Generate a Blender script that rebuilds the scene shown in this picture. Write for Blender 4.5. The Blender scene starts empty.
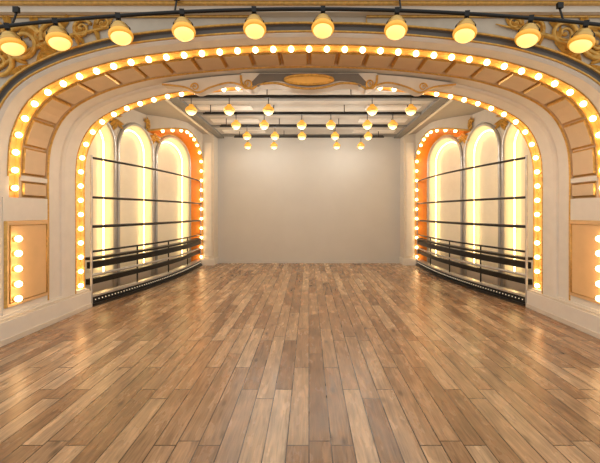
import bpy, math, random
from mathutils import Vector, Matrix
random.seed(7)
scene=bpy.context.scene
scene.view_settings.view_transform='Standard'
# ------------------------------------------------------------ materials
def nodes(name):
    m=bpy.data.materials.new(name); m.use_nodes=True
    nt=m.node_tree; return m,nt,nt.nodes['Principled BSDF']
def mat(name,col,rough=.6,metal=0.,var=.06,scale=6.,bump=0.,em=None,es=0.):
    m,nt,b=nodes(name)
    tc=nt.nodes.new('ShaderNodeTexCoord'); n=nt.nodes.new('ShaderNodeTexNoise')
    n.inputs['Scale'].default_value=scale; n.inputs['Detail'].default_value=4
    nt.links.new(tc.outputs['Object'],n.inputs['Vector'])
    r=nt.nodes.new('ShaderNodeValToRGB')
    r.color_ramp.elements[0].position=.3; r.color_ramp.elements[1].position=.7
    r.color_ramp.elements[0].color=[c*(1-var) for c in col]+[1]
    r.color_ramp.elements[1].color=[min(1,c*(1+var)) for c in col]+[1]
    nt.links.new(n.outputs['Fac'],r.inputs['Fac']); nt.links.new(r.outputs['Color'],b.inputs['Base Color'])
    b.inputs['Roughness'].default_value=rough; b.inputs['Metallic'].default_value=metal
    if bump:
        bp=nt.nodes.new('ShaderNodeBump'); bp.inputs['Strength'].default_value=bump; bp.inputs['Distance'].default_value=.02
        nt.links.new(n.outputs['Fac'],bp.inputs['Height']); nt.links.new(bp.outputs['Normal'],b.inputs['Normal'])
    if em:
        b.inputs['Emission Color'].default_value=list(em)+[1]; b.inputs['Emission Strength'].default_value=es
    return m
CREAM=mat('cream_plaster',(.68,.61,.51),.55,var=.03)
CREAM2=mat('pale_cream_paint',(.77,.72,.64),.5,var=.03)
TAN=mat('tan_panel_paint',(.66,.48,.29),.5,var=.03)
PEACH=mat('peach_panel_paint',(.78,.50,.24),.5,var=.03)
ORANGE=mat('orange_lacquer',(.88,.27,.02),.45)
CHAN=mat('glow_tinted_channel',(.80,.44,.14),.45)  # strip behind the bulbs, their orange glow painted into its colour
GREY=mat('grey_molding_paint',(.16,.15,.14),.4)
SILVER=mat('satin_silver',(.50,.48,.45),.3,.5)
GOLD=mat('antique_gold',(.66,.39,.10),.3,.45,var=.2,scale=20)
GOLDB=mat('bright_gilding',(.66,.38,.08),.3,.25,var=.25,scale=14)
TAUPE=mat('spandrel_cream',(.62,.56,.46),.6)
BLACK=mat('black_metal',(.010,.010,.010),.35,.3)
DARK=mat('dark_steel',(.04,.038,.036),.35,.6)
WALLB=mat('back_wall_plaster',(.57,.545,.505),.8,var=.02,scale=1.5)
CEIL=mat('ceiling_plaster',(.50,.46,.40),.8,var=.03)
CEILD=mat('ceiling_beam_grey',(.22,.21,.19),.7)
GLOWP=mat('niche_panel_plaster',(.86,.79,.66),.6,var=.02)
BULB=mat('bulb_glass',(1,.85,.6),.3,em=(1,.64,.29),es=14.)
LED=mat('led_strip',(1,.9,.6),.4,em=(1,.70,.31),es=9.)
AMBER=mat('amber_lamp_glass',(.95,.55,.10),.25,em=(1,.42,.04),es=.38)
LENS=mat('lamp_lens',(1,.75,.3),.3,em=(1,.62,.18),es=1.2)
BRASS=mat('brass_housing',(.80,.52,.16),.3,.4)
DOT=mat('small_led',(1,.9,.7),.3,em=(1,.85,.6),es=.5)

def wood():
    m,nt,b=nodes('oak_plank_floor'); N=nt.nodes.new; L=nt.links.new
    tc=N('ShaderNodeTexCoord'); sp=N('ShaderNodeSeparateXYZ'); L(tc.outputs['Object'],sp.inputs[0])
    cb=N('ShaderNodeCombineXYZ'); L(sp.outputs['Y'],cb.inputs['X']); L(sp.outputs['X'],cb.inputs['Y'])
    br=N('ShaderNodeTexBrick'); L(cb.outputs[0],br.inputs['Vector'])
    br.inputs['Scale'].default_value=1; br.inputs['Brick Width'].default_value=1.5; br.inputs['Row Height'].default_value=.19
    br.inputs['Mortar Size'].default_value=.006; br.inputs['Mortar Smooth'].default_value=.2
    br.inputs['Color1'].default_value=(0,0,0,1); br.inputs['Color2'].default_value=(1,1,1,1); br.inputs['Mortar'].default_value=(0,0,0,1)
    br.offset=.37; br.offset_frequency=2; br.squash=1.25; br.squash_frequency=3
    sh=N('ShaderNodeVectorMath'); sh.operation='MULTIPLY_ADD'
    L(br.outputs['Color'],sh.inputs[0]); sh.inputs[1].default_value=(13,7,5); L(cb.outputs[0],sh.inputs[2])
    mp=N('ShaderNodeMapping'); mp.inputs['Scale'].default_value=(1.2,16,1); L(sh.outputs[0],mp.inputs['Vector'])
    g=N('ShaderNodeTexNoise'); g.inputs['Scale'].default_value=1.6; g.inputs['Detail'].default_value=8; g.inputs['Distortion'].default_value=1.4
    L(mp.outputs[0],g.inputs['Vector'])
    mp2=N('ShaderNodeMapping'); mp2.inputs['Scale'].default_value=(1.6,5,1); L(sh.outputs[0],mp2.inputs['Vector'])
    bl=N('ShaderNodeTexNoise'); bl.inputs['Scale'].default_value=1.5; bl.inputs['Detail'].default_value=5; L(mp2.outputs[0],bl.inputs['Vector'])
    vo=N('ShaderNodeTexVoronoi'); vo.inputs['Scale'].default_value=1.; 
    mp3=N('ShaderNodeMapping'); mp3.inputs['Scale'].default_value=(1.6,4.,1); L(sh.outputs[0],mp3.inputs['Vector']); L(mp3.outputs[0],vo.inputs['Vector'])
    kn=N('ShaderNodeMapRange'); kn.inputs['From Min'].default_value=.03; kn.inputs['From Max'].default_value=.15; kn.inputs['To Min'].default_value=.38; kn.inputs['To Max'].default_value=1
    L(vo.outputs['Distance'],kn.inputs['Value'])
    base=N('ShaderNodeValToRGB'); e=base.color_ramp.elements
    e[0].position=0; e[0].color=(.265,.147,.074,1); e[1].position=1; e[1].color=(.55,.38,.235,1)
    a=e.new(.4); a.color=(.38,.227,.123,1); a=e.new(.75); a.color=(.47,.305,.175,1)
    L(br.outputs['Color'],base.inputs['Fac'])
    gr=N('ShaderNodeMapRange'); gr.inputs['From Min'].default_value=.3; gr.inputs['From Max'].default_value=.7; gr.inputs['To Min'].default_value=.64; gr.inputs['To Max'].default_value=1.22
    L(g.outputs['Fac'],gr.inputs['Value'])
    b2=N('ShaderNodeMapRange'); b2.inputs['From Min'].default_value=.3; b2.inputs['From Max'].default_value=.7; b2.inputs['To Min'].default_value=.75; b2.inputs['To Max'].default_value=1.22
    L(bl.outputs['Fac'],b2.inputs['Value'])
    mu=N('ShaderNodeMath'); mu.operation='MULTIPLY'; L(gr.outputs[0],mu.inputs[0]); L(b2.outputs[0],mu.inputs[1])
    mu2=N('ShaderNodeMath'); mu2.operation='MULTIPLY'; L(mu.outputs[0],mu2.inputs[0]); L(kn.outputs[0],mu2.inputs[1])
    mort=N('ShaderNodeMapRange'); mort.inputs['To Min'].default_value=1; mort.inputs['To Max'].default_value=.22; L(br.outputs['Fac'],mort.inputs['Value'])
    mu3=N('ShaderNodeMath'); mu3.operation='MULTIPLY'; L(mu2.outputs[0],mu3.inputs[0]); L(mort.outputs[0],mu3.inputs[1])
    vm=N('ShaderNodeVectorMath'); vm.operation='SCALE'; L(base.outputs['Color'],vm.inputs[0]); L(mu3.outputs[0],vm.inputs['Scale'])
    L(vm.outputs[0],b.inputs['Base Color'])
    rr=N('ShaderNodeMapRange'); rr.inputs['To Min'].default_value=.1; rr.inputs['To Max'].default_value=.4; L(bl.outputs['Fac'],rr.inputs['Value']); L(rr.outputs[0],b.inputs['Roughness'])
    bp=N('ShaderNodeBump'); bp.inputs['Strength'].default_value=.2; bp.inputs['Distance'].default_value=.008; L(mu3.outputs[0],bp.inputs['Height']); L(bp.outputs[0],b.inputs['Normal'])
    return m
WOOD=wood()
# ------------------------------------------------------------ mesh builder
class MB:
    def __init__(s): s.v=[];s.f=[];s.mi=[];s.sm=[];s.mats=[]
    def add(s,vs,fs,m,smooth=False):
        if m not in s.mats: s.mats.append(m)
        k=s.mats.index(m); o=len(s.v); s.v+=[tuple(v) for v in vs]
        for f in fs: s.f.append([i+o for i in f]); s.mi.append(k); s.sm.append(smooth)
    def box(s,a,b,m):
        x0,y0,z0=a;x1,y1,z1=b
        s.add([(x0,y0,z0),(x1,y0,z0),(x1,y1,z0),(x0,y1,z0),(x0,y0,z1),(x1,y0,z1),(x1,y1,z1),(x0,y1,z1)],
              [(0,3,2,1),(4,5,6,7),(0,1,5,4),(1,2,6,5),(2,3,7,6),(3,0,4,7)],m)
    def sphere(s,c,r,m,seg=12,rings=7,sc=(1,1,1)):
        vs=[];fs=[]
        for i in range(rings+1):
            ph=math.pi*i/rings
            for j in range(seg):
                t=2*math.pi*j/seg
                vs.append((c[0]+r*sc[0]*math.sin(ph)*math.cos(t),c[1]+r*sc[1]*math.sin(ph)*math.sin(t),c[2]+r*sc[2]*math.cos(ph)))
        for i in range(rings):
            for j in range(seg):
                a=i*seg+j;b=i*seg+(j+1)%seg; fs.append((a,a+seg,b+seg,b))
        s.add(vs,fs,m,True)
    def tube(s,pts,r,m,seg=8,closed=False):
        pts=[Vector(p) for p in pts]; n=len(pts)
        rs=r if isinstance(r,(list,tuple)) else [r]*n
        vs=[];fs=[]; up=None
        for i,p in enumerate(pts):
            t=((pts[(i+1)%n] if (closed or i<n-1) else p)-(pts[i-1] if (closed or i>0) else p)).normalized()
            if up is None:
                up=Vector((0,0,1)) if abs(t.z)<.9 else Vector((1,0,0))
            up=(up-t*up.dot(t)).normalized(); sd=t.cross(up)
            for j in range(seg):
                a=2*math.pi*j/seg; vs.append(p+(up*math.cos(a)+sd*math.sin(a))*rs[i])
        for i in range(n if closed else n-1):
            for j in range(seg):
                a=i*seg+j;b=i*seg+(j+1)%seg; k=((i+1)%n)*seg
                fs.append((a,b,k+(j+1)%seg,k+j))
        s.add(vs,fs,m,True)
        if not closed: s.add(vs[:seg],[tuple(range(seg))],m); s.add(vs[-seg:],[tuple(range(seg))],m)
    def lathe(s,prof,m,M=Matrix(),seg=20):
        vs=[];fs=[]
        for r,z in prof:
            for j in range(seg):
                a=2*math.pi*j/seg; vs.append(M@Vector((r*math.cos(a),r*math.sin(a),z)))
        for i in range(len(prof)-1):
            for j in range(seg):
                a=i*seg+j;b=i*seg+(j+1)%seg; fs.append((a,b,b+seg,a+seg))
        s.add(vs,fs,m,True)
    def strip(s,A,B,m,smooth=False):
        n=len(A); s.add(list(A)+list(B),[(i,i+1,n+i+1,n+i) for i in range(n-1)],m,smooth)
    def mesh(s,name):
        me=bpy.data.meshes.new(name); me.from_pydata(s.v,[],s.f)
        for m in s.mats: me.materials.append(m)
        me.polygons.foreach_set('material_index',s.mi); me.polygons.foreach_set('use_smooth',s.sm); me.update(); return me
    def build(s,name,parent=None):
        o=bpy.data.objects.new(name,s.mesh(name)); scene.collection.objects.link(o)
        if parent: o.parent=parent
        return o
# ------------------------------------------------------------ arch profile
half=[(4.67,0),(4.67,1.),(4.67,2.),(4.67,2.75),(4.62,3.2),(4.45,3.6),(4.2,3.87),(3.85,4.07),(3.4,4.24),(2.63,4.42),(1.3,4.56),(0,4.6)]
ctl=half+[(-x,z) for x,z in half[-2::-1]]
def catmull(P,k=16):
    out=[]
    P=[Vector(p) for p in P]; Q=[P[0]*2-P[1]]+P+[P[-1]*2-P[-2]]
    for i in range(1,len(Q)-2):
        a,b,c,d=Q[i-1:i+3]
        for j in range(k):
            t=j/k
            out.append(.5*((2*b)+(c-a)*t+(2*a-5*b+4*c-d)*t*t+(3*b-a-3*c+d)*t**3))
    out.append(P[-1]); return out
raw=catmull(ctl); acc=[0]
for a,b in zip(raw,raw[1:]): acc.append(acc[-1]+(b-a).length)
TOT=acc[-1]
def prof(s):
    s=max(0,min(TOT,s))
    import bisect
    i=min(max(bisect.bisect_right(acc,s)-1,0),len(raw)-2)
    t=(s-acc[i])/max(1e-9,acc[i+1]-acc[i]); p=raw[i].lerp(raw[i+1],t)
    i0=max(i-2,0); i1=min(i+3,len(raw)-1); tg=(raw[i1]-raw[i0]).normalized()
    return p,Vector((tg.y,-tg.x))
NS=132; SS=[TOT*i/NS for i in range(NS+1)]
SB=2.56; SU=[SB+(TOT-2*SB)*i/110 for i in range(111)]
def P3(s,o,y):
    p,n=prof(s); q=p+n*o; return Vector((q.x,y,q.y))
def sweep(mb,sec,m,ss=SS,smooth=True):
    for (o1,y1),(o2,y2) in zip(sec,sec[1:]):
        A=[P3(s,o1,y1) for s in ss]; B=[P3(s,o2,y2) for s in ss]
        for V in (A,B):
            V[0].z=max(0,V[0].z); V[-1].z=max(0,V[-1].z)
        mb.strip(A,B,m,smooth)
def bead(mb,o,y,r,m,ss=SS):
    mb.tube([P3(s,o,y) for s in ss],r,m,8)
# ------------------------------------------------------------ proscenium
pa=MB()
FY=5.3
A=[P3(s,.18,FY) for s in SS]; B=[]
for v in A:
    v.z=max(v.z,0)
    if v.z<=3.3: B.append(Vector((math.copysign(7,v.x),FY,v.z)))
    else:
        d=Vector((v.x,v.z-3.3)); k=min(7/max(1e-6,abs(d.x)),2.6/max(1e-6,d.y)); B.append(Vector((d.x*k,FY,3.3+d.y*k)))
pa.strip(A,B,CREAM)
sweep(pa,[(.20,FY),(.20,5.20),(.17,5.16)],CREAM)
sweep(pa,[(.17,5.16),(.155,5.20),(.085,5.20),(.07,5.16)],GREY)
sweep(pa,[(.07,5.16),(.03,5.16),(0,5.2),(0,5.45)],CREAM2)
bead(pa,.185,5.15,.018,GOLD); bead(pa,.06,5.15,.016,GOLD)
sweep(pa,[(0,5.45),(.05,5.46),(.05,5.62),(0,5.63)],CHAN)
bead(pa,0,5.65,.022,GOLD,SU)
sweep(pa,[(0,5.63),(0,5.69),(.04,5.70),(.04,6.22),(0,6.23),(0,6.28)],TAN)
bead(pa,0,6.26,.022,GOLD); bead(pa,0,5.43,.016,GOLD,SU)
sweep(pa,[(0,6.28),(0,6.55),(-.03,6.57),(-.05,6.62),(-.05,6.95),(-.02,7.0),(0,7.03)],CREAM2)
bead(pa,-.05,6.93,.014,GOLD)
sweep(pa,[(0,7.03),(.05,7.04),(.05,7.22),(0,7.23)],CHAN)
bead(pa,0,7.26,.022,GOLD)
sweep(pa,[(0,7.23),(0,7.3),(.12,7.34)],CREAM2)
A=[P3(s,.1,7.34) for s in SS]; B=[]
for v in A:
    v.z=max(v.z,0)
    if v.z<=3.3: B.append(Vector((math.copysign(6.2,v.x),7.34,v.z)))
    else:
        d=Vector((v.x,v.z-3.3)); k=min(6.2/max(1e-6,abs(d.x)),1.7/max(1e-6,d.y)); B.append(Vector((d.x*k,7.34,3.3+d.y*k)))
pa.strip(A,B,CREAM)
def wedge(s0,s1,y0,y1,m,base=.04,top=-.012):
    n=max(2,int((s1-s0)/.12)); ss=[s0+(s1-s0)*i/n for i in range(n+1)]
    b=.03
    O=[[P3(s,base,y) for s in ss] for y in (y0,y1)]
    s2=[s0+b+(s1-s0-2*b)*i/n for i in range(n+1)]
    T=[[P3(s,top,y) for s in s2] for y in (y0+b,y1-b)]
    pa.strip(T[0],T[1],m); pa.strip(O[0],T[0],GOLD); pa.strip(T[1],O[1],GOLD)
    pa.add([O[0][0],O[1][0],T[1][0],T[0][0]],[(0,1,2,3)],GOLD); pa.add([O[0][-1],O[1][-1],T[1][-1],T[0][-1]],[(0,1,2,3)],GOLD)
S0=2.6; nW=24; L=(TOT-2*S0)/nW
for i in range(nW): wedge(S0+i*L+.012,S0+(i+1)*L-.012,5.71,6.21,TAN)
for a,b in ((TOT-2.5,TOT-2.25),(2.25,2.5)): wedge(a,b,5.70,6.22,TAN,top=-.02)
for a,b in ((TOT-1.88,TOT-.5),(.5,1.88)):
    wedge(a,b,5.34,6.24,PEACH,top=-.045)
    fr=[P3(s,-.05,y) for s,y in ((a+.09,5.41),(b-.09,5.41),(b-.09,6.17),(a+.09,6.17))]
    pa.tube(fr,.012,GOLD,6,True)
for a,b in ((0,.52),(1.86,2.23),(2.51,2.59)):
    for s0,s1 in ((a,b),(TOT-b,TOT-a)):
        ss=[s0+(s1-s0)*i/3 for i in range(4)]
        y0=5.32 if b<2.4 else 5.66
        sweep(pa,[(.06,y0),(-.012,y0+.005),(-.012,6.235),(.04,6.24)],CREAM2,ss,False)
for sx in (1,-1):
    def bx(x0,x1,y0,y1,z0,z1,m): pa.box((min(sx*x0,sx*x1),y0,z0),(max(sx*x0,sx*x1),y1,z1),m)
    bx(4.58,5.2,5.12,7.36,0,.34,CREAM2); bx(4.60,5.2,5.13,7.35,.34,.38,CREAM); bx(4.63,5.2,5.14,7.3,.38,.42,CREAM2)
    bx(4.565,5.2,5.10,7.37,0,.08,CREAM)
    bx(5.2,7,5.2,FY,0,.38,CREAM2)
pa.box((-7,5.16,4.95),(7,5.32,5.9),CREAM); pa.box((-7,5.1,5.04),(7,5.16,5.08),GOLD); pa.box((-7,5.05,5.08),(7,5.16,5.9),CREAM2)
arch=pa.build('proscenium_arch')

# ------------------------------------------------------------ bulbs
mbk=MB()
def bulb(mb,c,n,r=.06):
    c=Vector(c); n=Vector(n).normalized()
    M=Matrix.Translation(c)@n.to_track_quat('Z','Y').to_matrix().to_4x4()
    mb.lathe([(.03,-.01),(.045,.0),(.04,.025),(.026,.03)],BRASS,M,10)
    mb.sphere(c+n*(.02+r),r,BULB,12,7)
def row(mb,s0,s1,sp,y,r):
    n=int(round((s1-s0)/sp))
    for i in range(n+1):
        s=s0+(s1-s0)*i/n; p,nn=prof(s); q=p+nn*.045
        bulb(mb,(q.x,y,q.y),(-nn.x,0,-nn.y),r)
row(mbk,2.38,TOT-2.38,.285,5.54,.046)
for z in (.64,.87,1.11,1.35,1.58):
    for s in (z,TOT-z):
        p,nn=prof(s); q=p-nn*.045; bulb(mbk,(q.x,5.49,q.y),(-nn.x,0,-nn.y),.05)
b1=MB(); row(b1,.5,TOT-.5,.29,7.13,.046)
mbk.build('marquee_light_bulbs'); b1.build('marquee_light_bulbs.001')

# ------------------------------------------------------------ floor, back wall, ceiling
f=MB(); f.add([(-7,-4,0),(7,-4,0),(7,13.9,0),(-7,13.9,0)],[(0,1,2,3)],WOOD); f.build('floor')
w=MB(); w.box((-6,13.7,0),(6,13.85,5.0),WALLB); w.build('wall_back')
w=MB(); w.box((-3.56,13.66,0),(3.56,13.7,.1),WALLB); w.build('baseboard_back')
c=MB(); c.box((-6.2,7.35,4.94),(6.2,13.85,5.1),CEIL)
for y in (8.9,10.3,11.8,13.2): c.box((-3.3,y,4.88),(3.3,y+.16,4.94),CEILD)
for sx in (-1,1):
    c.box((min(sx*3.3,sx*3.55),7.4,4.86),(max(sx*3.3,sx*3.55),13.6,4.94),CEILD)
    c.box((min(sx*3.62,sx*3.72),7.4,4.88),(max(sx*3.62,sx*3.72),13.6,4.94),CREAM2)
    for y in (8.1,9.6,11.0,12.5): c.box((min(sx*1.6,sx*3.1),y,4.9),(max(sx*1.6,sx*3.1),y+.35,4.94),CREAM2)
c.build('ceiling')

# ------------------------------------------------------------ side walls with arched bays
SL=1.35/5.7; nr=math.hypot(1,SL)
bays=[(7.75,9.32),(9.5,10.82),(11.02,12.78)]
def wallpt(sx,y,z,d=0.):
    x=5.7-(y-7.3)*SL
    return Vector((sx*(x+d/nr), y+d*SL/nr, z))
def bay_outline(y0,y1,zs=3.75,rise=.75,zb=.3,off=0.,n=20):
    c=(y0+y1)/2; r=(y1-y0)/2+off; out=[(y0-off,zb)]
    for i in range(n+1):
        a=math.pi-math.pi*i/n; out.append((c+r*math.cos(a),zs+(rise+off)*math.sin(a)))
    out.append((y1+off,zb)); return out
for sx,nm in ((-1,'left'),(1,'right')):
    w=MB()
    ZT=4.94
    edges=[7.35]+[(bays[i][1]+bays[i+1][0])/2 for i in range(2)]+[13.2]
    for k,(y0,y1) in enumerate(bays):
        e0,e1=edges[k],edges[k+1]; out=bay_outline(y0,y1)
        arc=out[1:-1]
        top=[]
        for (y,z) in arc: top.append((e0+(e1-e0)*(y-y0)/(y1-y0),ZT))
        w.strip([wallpt(sx,*p) for p in arc],[wallpt(sx,*p) for p in top],CREAM)
        w.add([wallpt(sx,*p) for p in ((e0,.0),(y0,.0),(y0,3.75),(e0,ZT))],[(0,1,2,3)],CREAM)
        w.add([wallpt(sx,*p) for p in ((y1,.0),(e1,.0),(e1,ZT),(y1,3.75))],[(0,1,2,3)],CREAM)
        w.add([wallpt(sx,*p) for p in ((y0,0),(y1,0),(y1,.3),(y0,.3))],[(0,1,2,3)],CREAM)
        F=[wallpt(sx,*p) for p in out]; R=[wallpt(sx,p[0],p[1],.3) for p in out]
        w.strip(F,R,CREAM2,False); w.add([F[0],F[-1],R[-1],R[0]],[(0,1,2,3)],SILVER)
        ins=[wallpt(sx,p[0],p[1],.3) for p in bay_outline(y0,y1)]
        w.add(ins,[tuple(range(len(ins)))],GLOWP)
        w.tube([wallpt(sx,p[0],p[1],-.03) for p in bay_outline(y0,y1,off=.03,zb=0)],.05,SILVER)
        w.tube([wallpt(sx,p[0],p[1],.0) for p in bay_outline(y0,y1,off=.1,zb=0)],.02,CREAM2)
        # shallow raised plaster panel, led strip standing off it
        o2=bay_outline(y0,y1,off=-.24,zb=.5); 
        a_=[wallpt(sx,p[0],p[1],.26) for p in o2]; b_=[wallpt(sx,p[0],p[1],.3) for p in o2]
        w.add(a_,[tuple(range(len(a_)))],GLOWP); w.strip(a_,b_,GLOWP)
        w.tube([wallpt(sx,p[0],p[1],.17) for p in bay_outline(y0,y1,off=-.13,zb=.4)],.018,LED,6)
    y0,y1=bays[2]; n=40
    inner=[(wallpt(sx,y1+.1,0,-.02))]; outer=[Vector((sx*4.0,13.15,0))]
    cyo=11.6; rz=1.55
    inner.append(wallpt(sx,y1+.1,3.72,-.02)); outer.append(Vector((sx*4.0,13.15,3.72)))
    c_=(y0+y1)/2; r_=(y1-y0)/2+.1
    for i in range(1,n+1):
        a=math.radians(132)*i/n
        inner.append(wallpt(sx,c_+r_*math.cos(a),3.72+.9*math.sin(a),-.02))
        yo=cyo+rz*math.cos(a); x=4.0
        if a>math.pi/2:
            t=(a-math.pi/2)/(math.radians(42)); xw=5.7-(yo-7.3)*SL; x=4.0+(xw-4.0)*t**1.6
        outer.append(Vector((sx*x,yo,3.72+.98*math.sin(a))))
    w.strip(outer,inner,ORANGE,False)
    w.tube(outer,.03,GOLD,8); w.tube(inner,.025,GOLD,8)
    w.strip(outer[1:],[Vector((p.x,p.y,ZT)) for p in outer[1:]],CREAM)
    def bx(x0,x1,y0_,y1_,z0,z1,m): w.box((min(sx*x0,sx*x1),y0_,z0),(max(sx*x0,sx*x1),y1_,z1),m)
    bx(3.57,4.0,13.15,13.7,0,ZT,CREAM)
    bx(3.66,3.92,13.12,13.15,.35,4.6,CREAM2); bx(3.54,4.02,13.1,13.7,0,.25,CREAM2)
    w.build('wall_'+nm)
    bb=MB(); L_=[0]
    for a,b in zip(outer,outer[1:]): L_.append(L_[-1]+(b-a).length)
    s=.3
    while s<L_[-1]-.1:
        i=max(j for j in range(len(L_)) if L_[j]<=s); i=min(i,len(outer)-2)
        p=outer[i].lerp(outer[i+1],(s-L_[i])/(L_[i+1]-L_[i]))
        q=inner[i].lerp(inner[i+1],(s-L_[i])/(L_[i+1]-L_[i]))
        p=p.lerp(q,.18); nn=(Vector((0,9.0,2.6))-p).normalized()
        bulb(bb,p,nn,.05); s+=.36
    bb.build('marquee_light_bulbs')
    def rail(z,off=0.,n=24):
        out=[]
        for i in range(n+1):
            t=i/n; x=4.60+(4.05-4.60)*t-.26*math.sin(math.pi*t)-off
            out.append(Vector((sx*x,7.4+5.7*t,z)))
        return out
    r=MB()
    for z,rr_ in ((3.15,.026),(2.31,.028),(1.69,.034)): r.tube(rail(z),rr_,BLACK,8)
    def slab(z0,z1,d0,d1,m):
        a0=rail(z0,d0);a1=rail(z0,d1);b0=rail(z1,d0);b1_=rail(z1,d1)
        r.strip(a0,b0,m);r.strip(a1,b1_,m);r.strip(b0,b1_,m);r.strip(a0,a1,m)
        for k in (0,-1): r.add([a0[k],a1[k],b1_[k],b0[k]],[(0,1,2,3)],m)
    slab(.98,1.04,-.14,.04,DARK); slab(.80,.94,-.1,.0,BLACK); r.tube(rail(1.16),.024,BLACK,8)
    r.tube(rail(.66),.03,SILVER,8); slab(.46,.58,-.12,-.02,BLACK)
    slab(.0,.06,-.35,.06,DARK); slab(.06,.2,-.1,.0,BLACK); slab(.2,.24,-.14,.04,SILVER)
    fine=rail(.13,.012,64)
    for p in fine: r.sphere(p,.013,DOT,6,4)
    R=rail(0,0,4)
    for p in R[1:-1]:
        r.tube([(p.x+sx*.05,p.y,.2),(p.x+sx*.05,p.y,1.16)],.02,DARK,6)
    for p in (R[0],R[-1]):
        r.tube([(p.x,p.y,0),(p.x,p.y,3.2)],.025,SILVER,8)
    r.build('curved_railing')

# ------------------------------------------------------------ gold scrolls
GM=GOLDB
def scroll(mb,fn,cx,cz,r,a0,turns,dr,th):
    pts=[];rs=[];n=int(26*turns)+8
    for i in range(n+1):
        t=i/n; a=a0+dr*2*math.pi*turns*t; rr=r*(1-t)**.8+.008
        pts.append(fn(cx+rr*math.cos(a),cz+rr*math.sin(a),.03+.03*t)); rs.append(th*(1-.6*t))
    mb.tube(pts,rs,GM,8); mb.sphere(pts[-1],th*.9,GM,8,6)
def leaf(mb,fn,x,z,l,a,wd=.32,curl=.5):
    n=8;Lf=[];Rt=[];Md=[]
    for i in range(n+1):
        t=i/n; aa=a+curl*t; px=x+l*t*math.cos(aa); pz=z+l*t*math.sin(aa); ww=l*wd*math.sin(math.pi*min(1,t*.93+.05))**.8*.5
        Lf.append(fn(px-ww*math.sin(aa),pz+ww*math.cos(aa),.015)); Rt.append(fn(px+ww*math.sin(aa),pz-ww*math.cos(aa),.015)); Md.append(fn(px,pz,.015+.05*math.sin(math.pi*t)+.01))
    mb.strip(Lf,Md,GM,True); mb.strip(Md,Rt,GM,True)
def spray(mb,fn,x,z,l,a,k=5,spread=1.6):
    for i in range(k):
        b=a+spread*(i/(k-1)-.5); leaf(mb,fn,x,z,l*(1-.3*abs(i/(k-1)-.5)*2),b,.34,.45*(1 if i>k/2 else -1))
for sx in (-1,1):
    g=MB(); fn=lambda x,z,d: Vector((sx*x,FY-.02-d,z))
    lo=[]
    for i in range(61):
        s=1.9+ (TOT/2-1.9)*i/60
        v=P3(s,.215,FY-.02)
        if v.z<4.80 and v.z>3.3: lo.append(Vector((sx*v.x,v.y,v.z))); 
    hi=[Vector((p.x,p.y,4.94)) for p in lo]
    g.strip(lo,hi,TAUPE)
    out0=[Vector((sx*6.9,p.y,p.z)) for p in (lo[0],hi[0])]
    g.add([lo[0],hi[0],out0[1],out0[0]],[(0,1,2,3)],TAUPE)
    g.tube([Vector((p.x,p.y-.02,p.z)) for p in lo],.018,GOLD,6)
    g.tube([lo[-1]+Vector((0,-.02,0)),hi[-1]+Vector((0,-.02,0)),Vector((sx*6.9,FY-.04,4.935))],.02,GOLD,6)
    for (cx,cz,r,a0,tn,dr,th) in [(4.28,4.52,.28,2.6,2.,-1,.046),(3.82,4.66,.2,-.5,1.8,1,.038),(3.4,4.74,.14,2.6,1.6,-1,.03),(4.64,4.22,.21,1.5,1.8,1,.04),
                                  (4.74,4.68,.2,0,1.7,1,.036),(4.95,3.95,.18,1,1.6,-1,.034),(3.08,4.82,.09,0,1.4,1,.022),(5.15,4.45,.24,0,1.8,-1,.038)]:
        scroll(g,fn,cx,cz,r,a0,tn,dr,th)
    for (x,z,l,a,k) in [(4.12,4.5,.34,2.4,5),(4.5,4.5,.38,-1.9,5),(3.7,4.54,.3,.4,5),(3.55,4.66,.28,3.0,5),(4.08,4.74,.28,.3,5),(4.5,4.4,.34,2.0,5),(3.25,4.76,.34,3.1,3),(4.85,4.1,.34,-1.2,5),(4.48,4.78,.26,.2,5),(4.05,4.40,.30,-2.6,4),(4.9,4.72,.3,1.,4),(4.35,4.2,.28,-2.0,4),(3.62,4.84,.2,.4,4)]:
        spray(g,fn,x,z,l,a,k)
    g.tube([fn(x,z,.03) for x,z in ((5.0,3.8),(4.8,4.06),(4.5,4.26),(4.2,4.42),(3.9,4.55),(3.5,4.66),(3.1,4.75),(2.8,4.82))],[.034]*6+[.02,.008],GM,8)
    g.build('gold_scroll_ornament')
    g=MB(); fn=lambda x,z,d: wallpt(sx,x,z,-.03-d)
    for (cx,cz,r,a0,tn,dr,th) in [(10.6,4.62,.16,2.6,1.7,-1,.028),(11.2,4.66,.18,.5,1.7,1,.028),(10.9,4.35,.12,0,1.5,-1,.024)]: scroll(g,fn,cx,cz,r,a0,tn,dr,th)
    for (x,z,l,a,k) in [(10.9,4.5,.4,1.57,5),(10.9,4.4,.4,-1.57,5),(10.7,4.65,.3,3.0,5),(11.1,4.65,.3,.2,5),(9.4,4.55,.3,1.57,5),(9.4,4.5,.4,-1.57,5)]: spray(g,fn,x,z,l,a,k)
    g.build('gold_scroll_ornament')

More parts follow.
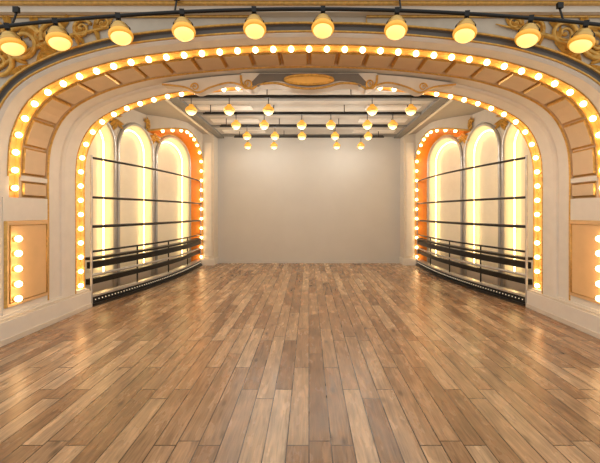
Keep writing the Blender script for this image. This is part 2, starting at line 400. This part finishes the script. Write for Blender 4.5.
# ------------------------------------------------------------ cartouche
cm=MB(); cy=6.42
def plate(pts,y0,y1,m):
    n=len(pts); A=[(x,y0,z) for x,z in pts]; B=[(x,y1,z) for x,z in pts]
    cm.add(A,[tuple(range(n))],m); cm.add(B,[tuple(range(n))[::-1]],m)
    cm.add(A+B,[(i,(i+1)%n,n+(i+1)%n,n+i) for i in range(n)],m)
def sm(pts): return [tuple(v) for v in catmull(pts,8)]
tp=[(x/10*1.25,4.55) for x in range(-10,11)]
lower=sm([(1.25,4.50),(1.22,4.34),(1.05,4.26),(.9,4.34),(.6,4.36),(.3,4.29),(0,4.26),(-.3,4.29),(-.6,4.36),(-.9,4.34),(-1.05,4.26),(-1.22,4.34),(-1.25,4.50)])
plate(tp+lower,cy,cy+.3,CREAM2)
inn=[(x*.9,4.53 if z>4.52 else z+.04) for x,z in (tp[2:-2]+lower[10:-10])]
plate(inn,cy-.03,cy+.02,GREY)
cm.tube([(x,cy-.01,z) for x,z in lower],.022,GOLD,8)
ov=[(.44*math.cos(a*math.pi/16),cy-.05,4.41+.085*math.sin(a*math.pi/16)) for a in range(32)]
cm.tube(ov,.025,GOLDB,8,True); cm.add(ov,[tuple(range(32))],BRASS)
for sx in (-1,1):
    top=sm([(1.2,4.54),(1.7,4.50),(2.2,4.44),(2.7,4.37)]); bot=sm([(1.15,4.30),(1.45,4.38),(1.8,4.30),(2.05,4.2),(2.3,4.3),(2.7,4.35)])
    k=len(top); bb_=[bot[int(i*(len(bot)-1)/(k-1))] for i in range(k)]
    A=[(sx*x,cy+.03,z) for x,z in top]; B=[(sx*x,cy+.03,z) for x,z in bb_]
    cm.strip(A,B,CREAM2); cm.strip(B,[(x,y+.22,z) for x,y,z in B],CREAM); cm.strip(A,[(x,y+.22,z) for x,y,z in A],CREAM)
    cm.tube([(sx*x,cy+.02,z) for x,z in bot],.018,GOLD,8)
    fn=lambda x,z,d: Vector((sx*x,cy-.0-d,z))
    scroll(cm,fn,1.12,4.34,.09,0,1.5,-1,.02); scroll(cm,fn,2.08,4.28,.07,0,1.4,1,.016)
cm.build('arch_cartouche')

# ------------------------------------------------------------ lamps
def rail_z(x): return 4.87-.013*x*x
rm=MB(); RY=4.95
rm.tube([(x*.1,RY,rail_z(x*.1)) for x in range(-52,53,2)],.026,BLACK,10)
for x in (-4.2,-1.9,1.3,3.6,):
    rm.tube([(x,RY,rail_z(x)),(x,5.04,rail_z(x)+.26)],.014,BLACK,8); rm.box((x-.04,5.0,rail_z(x)+.22),(x+.04,5.045,rail_z(x)+.30),BLACK)
rm.build('lighting_rail')
sp=MB()
sp.tube([(0,0,-.02),(0,0,-.09)],.014,BLACK,8); sp.box((-.03,-.035,-.035),(.03,.035,.035),BLACK)
for q in (-1,1): sp.tube([(0,0,-.07),(q*.07,0,-.085),(q*.115,0,-.14),(q*.118,0,-.2)],.01,BLACK,6)
T=Matrix.Translation((0,0,-.19))@Matrix.Rotation(math.radians(-14),4,'X')
sp.lathe([(.0,.125),(.05,.122),(.08,.10),(.09,.07),(.09,.055),(.11,.05),(.112,.0),(.10,-.01)],BRASS,T,24)
sp.lathe([(.10,-.01),(.140,-.03),(.148,-.06),(.14,-.085),(.12,-.09)],AMBER,T,24)
sp.lathe([(.125,-.08),(.112,-.115),(.08,-.145),(.04,-.16),(0,-.165)],LENS,T,24)
sme=sp.mesh('stage_spotlight')
for px in (7,55,118,182,254,323,397,467,531,586):
    x=(px-309)/70.7
    o=bpy.data.objects.new('stage_spotlight',sme); scene.collection.objects.link(o); o.location=(x,RY,rail_z(x)-.01)
    o.rotation_euler=(0,math.radians(x*3),math.radians(x*-9)); o.scale=(1.1,1.1,1.1)
pd=MB()
pd.tube([(0,0,0),(0,0,-.2)],.01,BLACK,6); pd.box((-.03,-.03,-.02),(.03,.03,.03),BLACK)
pd.lathe([(0,-.17),(.05,-.175),(.06,-.21),(.1,-.24),(.13,-.28),(.135,-.31)],AMBER,seg=20)
pd.lathe([(.135,-.31),(.12,-.34),(.105,-.35)],BRASS,seg=20)
pd.lathe([(.115,-.335),(.095,-.38),(.05,-.41),(0,-.42)],LENS,seg=20)
pme=pd.mesh('pendant_lamp')
rows=[(8.2,(-2.76,-1.87,-.95,1.48,2.39),2.95),(9.6,(-2.0,-1.23,-.2,.6,1.6,2.3),2.9),(11.,(-1.95,-1.07,-.22,.82,1.86),2.8),(12.6,(-2.2,-1.26,1.0,1.87),2.7)]
for y,xs,hw in rows:
    bm_=MB(); bm_.tube([(-hw,y,4.7),(hw,y,4.7)],.026,BLACK,8); bm_.tube([(-hw,y+.15,4.78),(hw,y+.15,4.78)],.016,BLACK,8)
    for x in (-hw+.2,-hw/3,hw/3,hw-.2):
        bm_.tube([(x,y,4.7),(x,y,4.935)],.012,BLACK,6); bm_.tube([(x,y,4.7),(x,y+.15,4.78)],.012,BLACK,6)
    bm_.build('lighting_bar')
    for x in xs:
        o=bpy.data.objects.new('pendant_lamp',pme); scene.collection.objects.link(o); o.location=(x,y,4.69)
        l=bpy.data.lights.new('lamp_glow','POINT'); l.energy=14.5; l.color=(1,.93,.83); l.shadow_soft_size=.12
        lo_=bpy.data.objects.new('lamp_glow',l); scene.collection.objects.link(lo_); lo_.parent=o; lo_.location=(0,0,-.55)
# ------------------------------------------------------------ world & camera
wd=bpy.data.worlds.new('World'); scene.world=wd; wd.use_nodes=True
wd.node_tree.nodes['Background'].inputs[0].default_value=(1,.96,.90,1); wd.node_tree.nodes['Background'].inputs[1].default_value=.9
cam=bpy.data.cameras.new('cam'); co=bpy.data.objects.new('camera',cam); scene.collection.objects.link(co)
co.location=(0,0,2); co.rotation_euler=(math.pi/2,0,0); cam.sensor_width=36; cam.lens=21.0; cam.shift_x=-9/600; cam.shift_y=-19.5/600
scene.camera=co
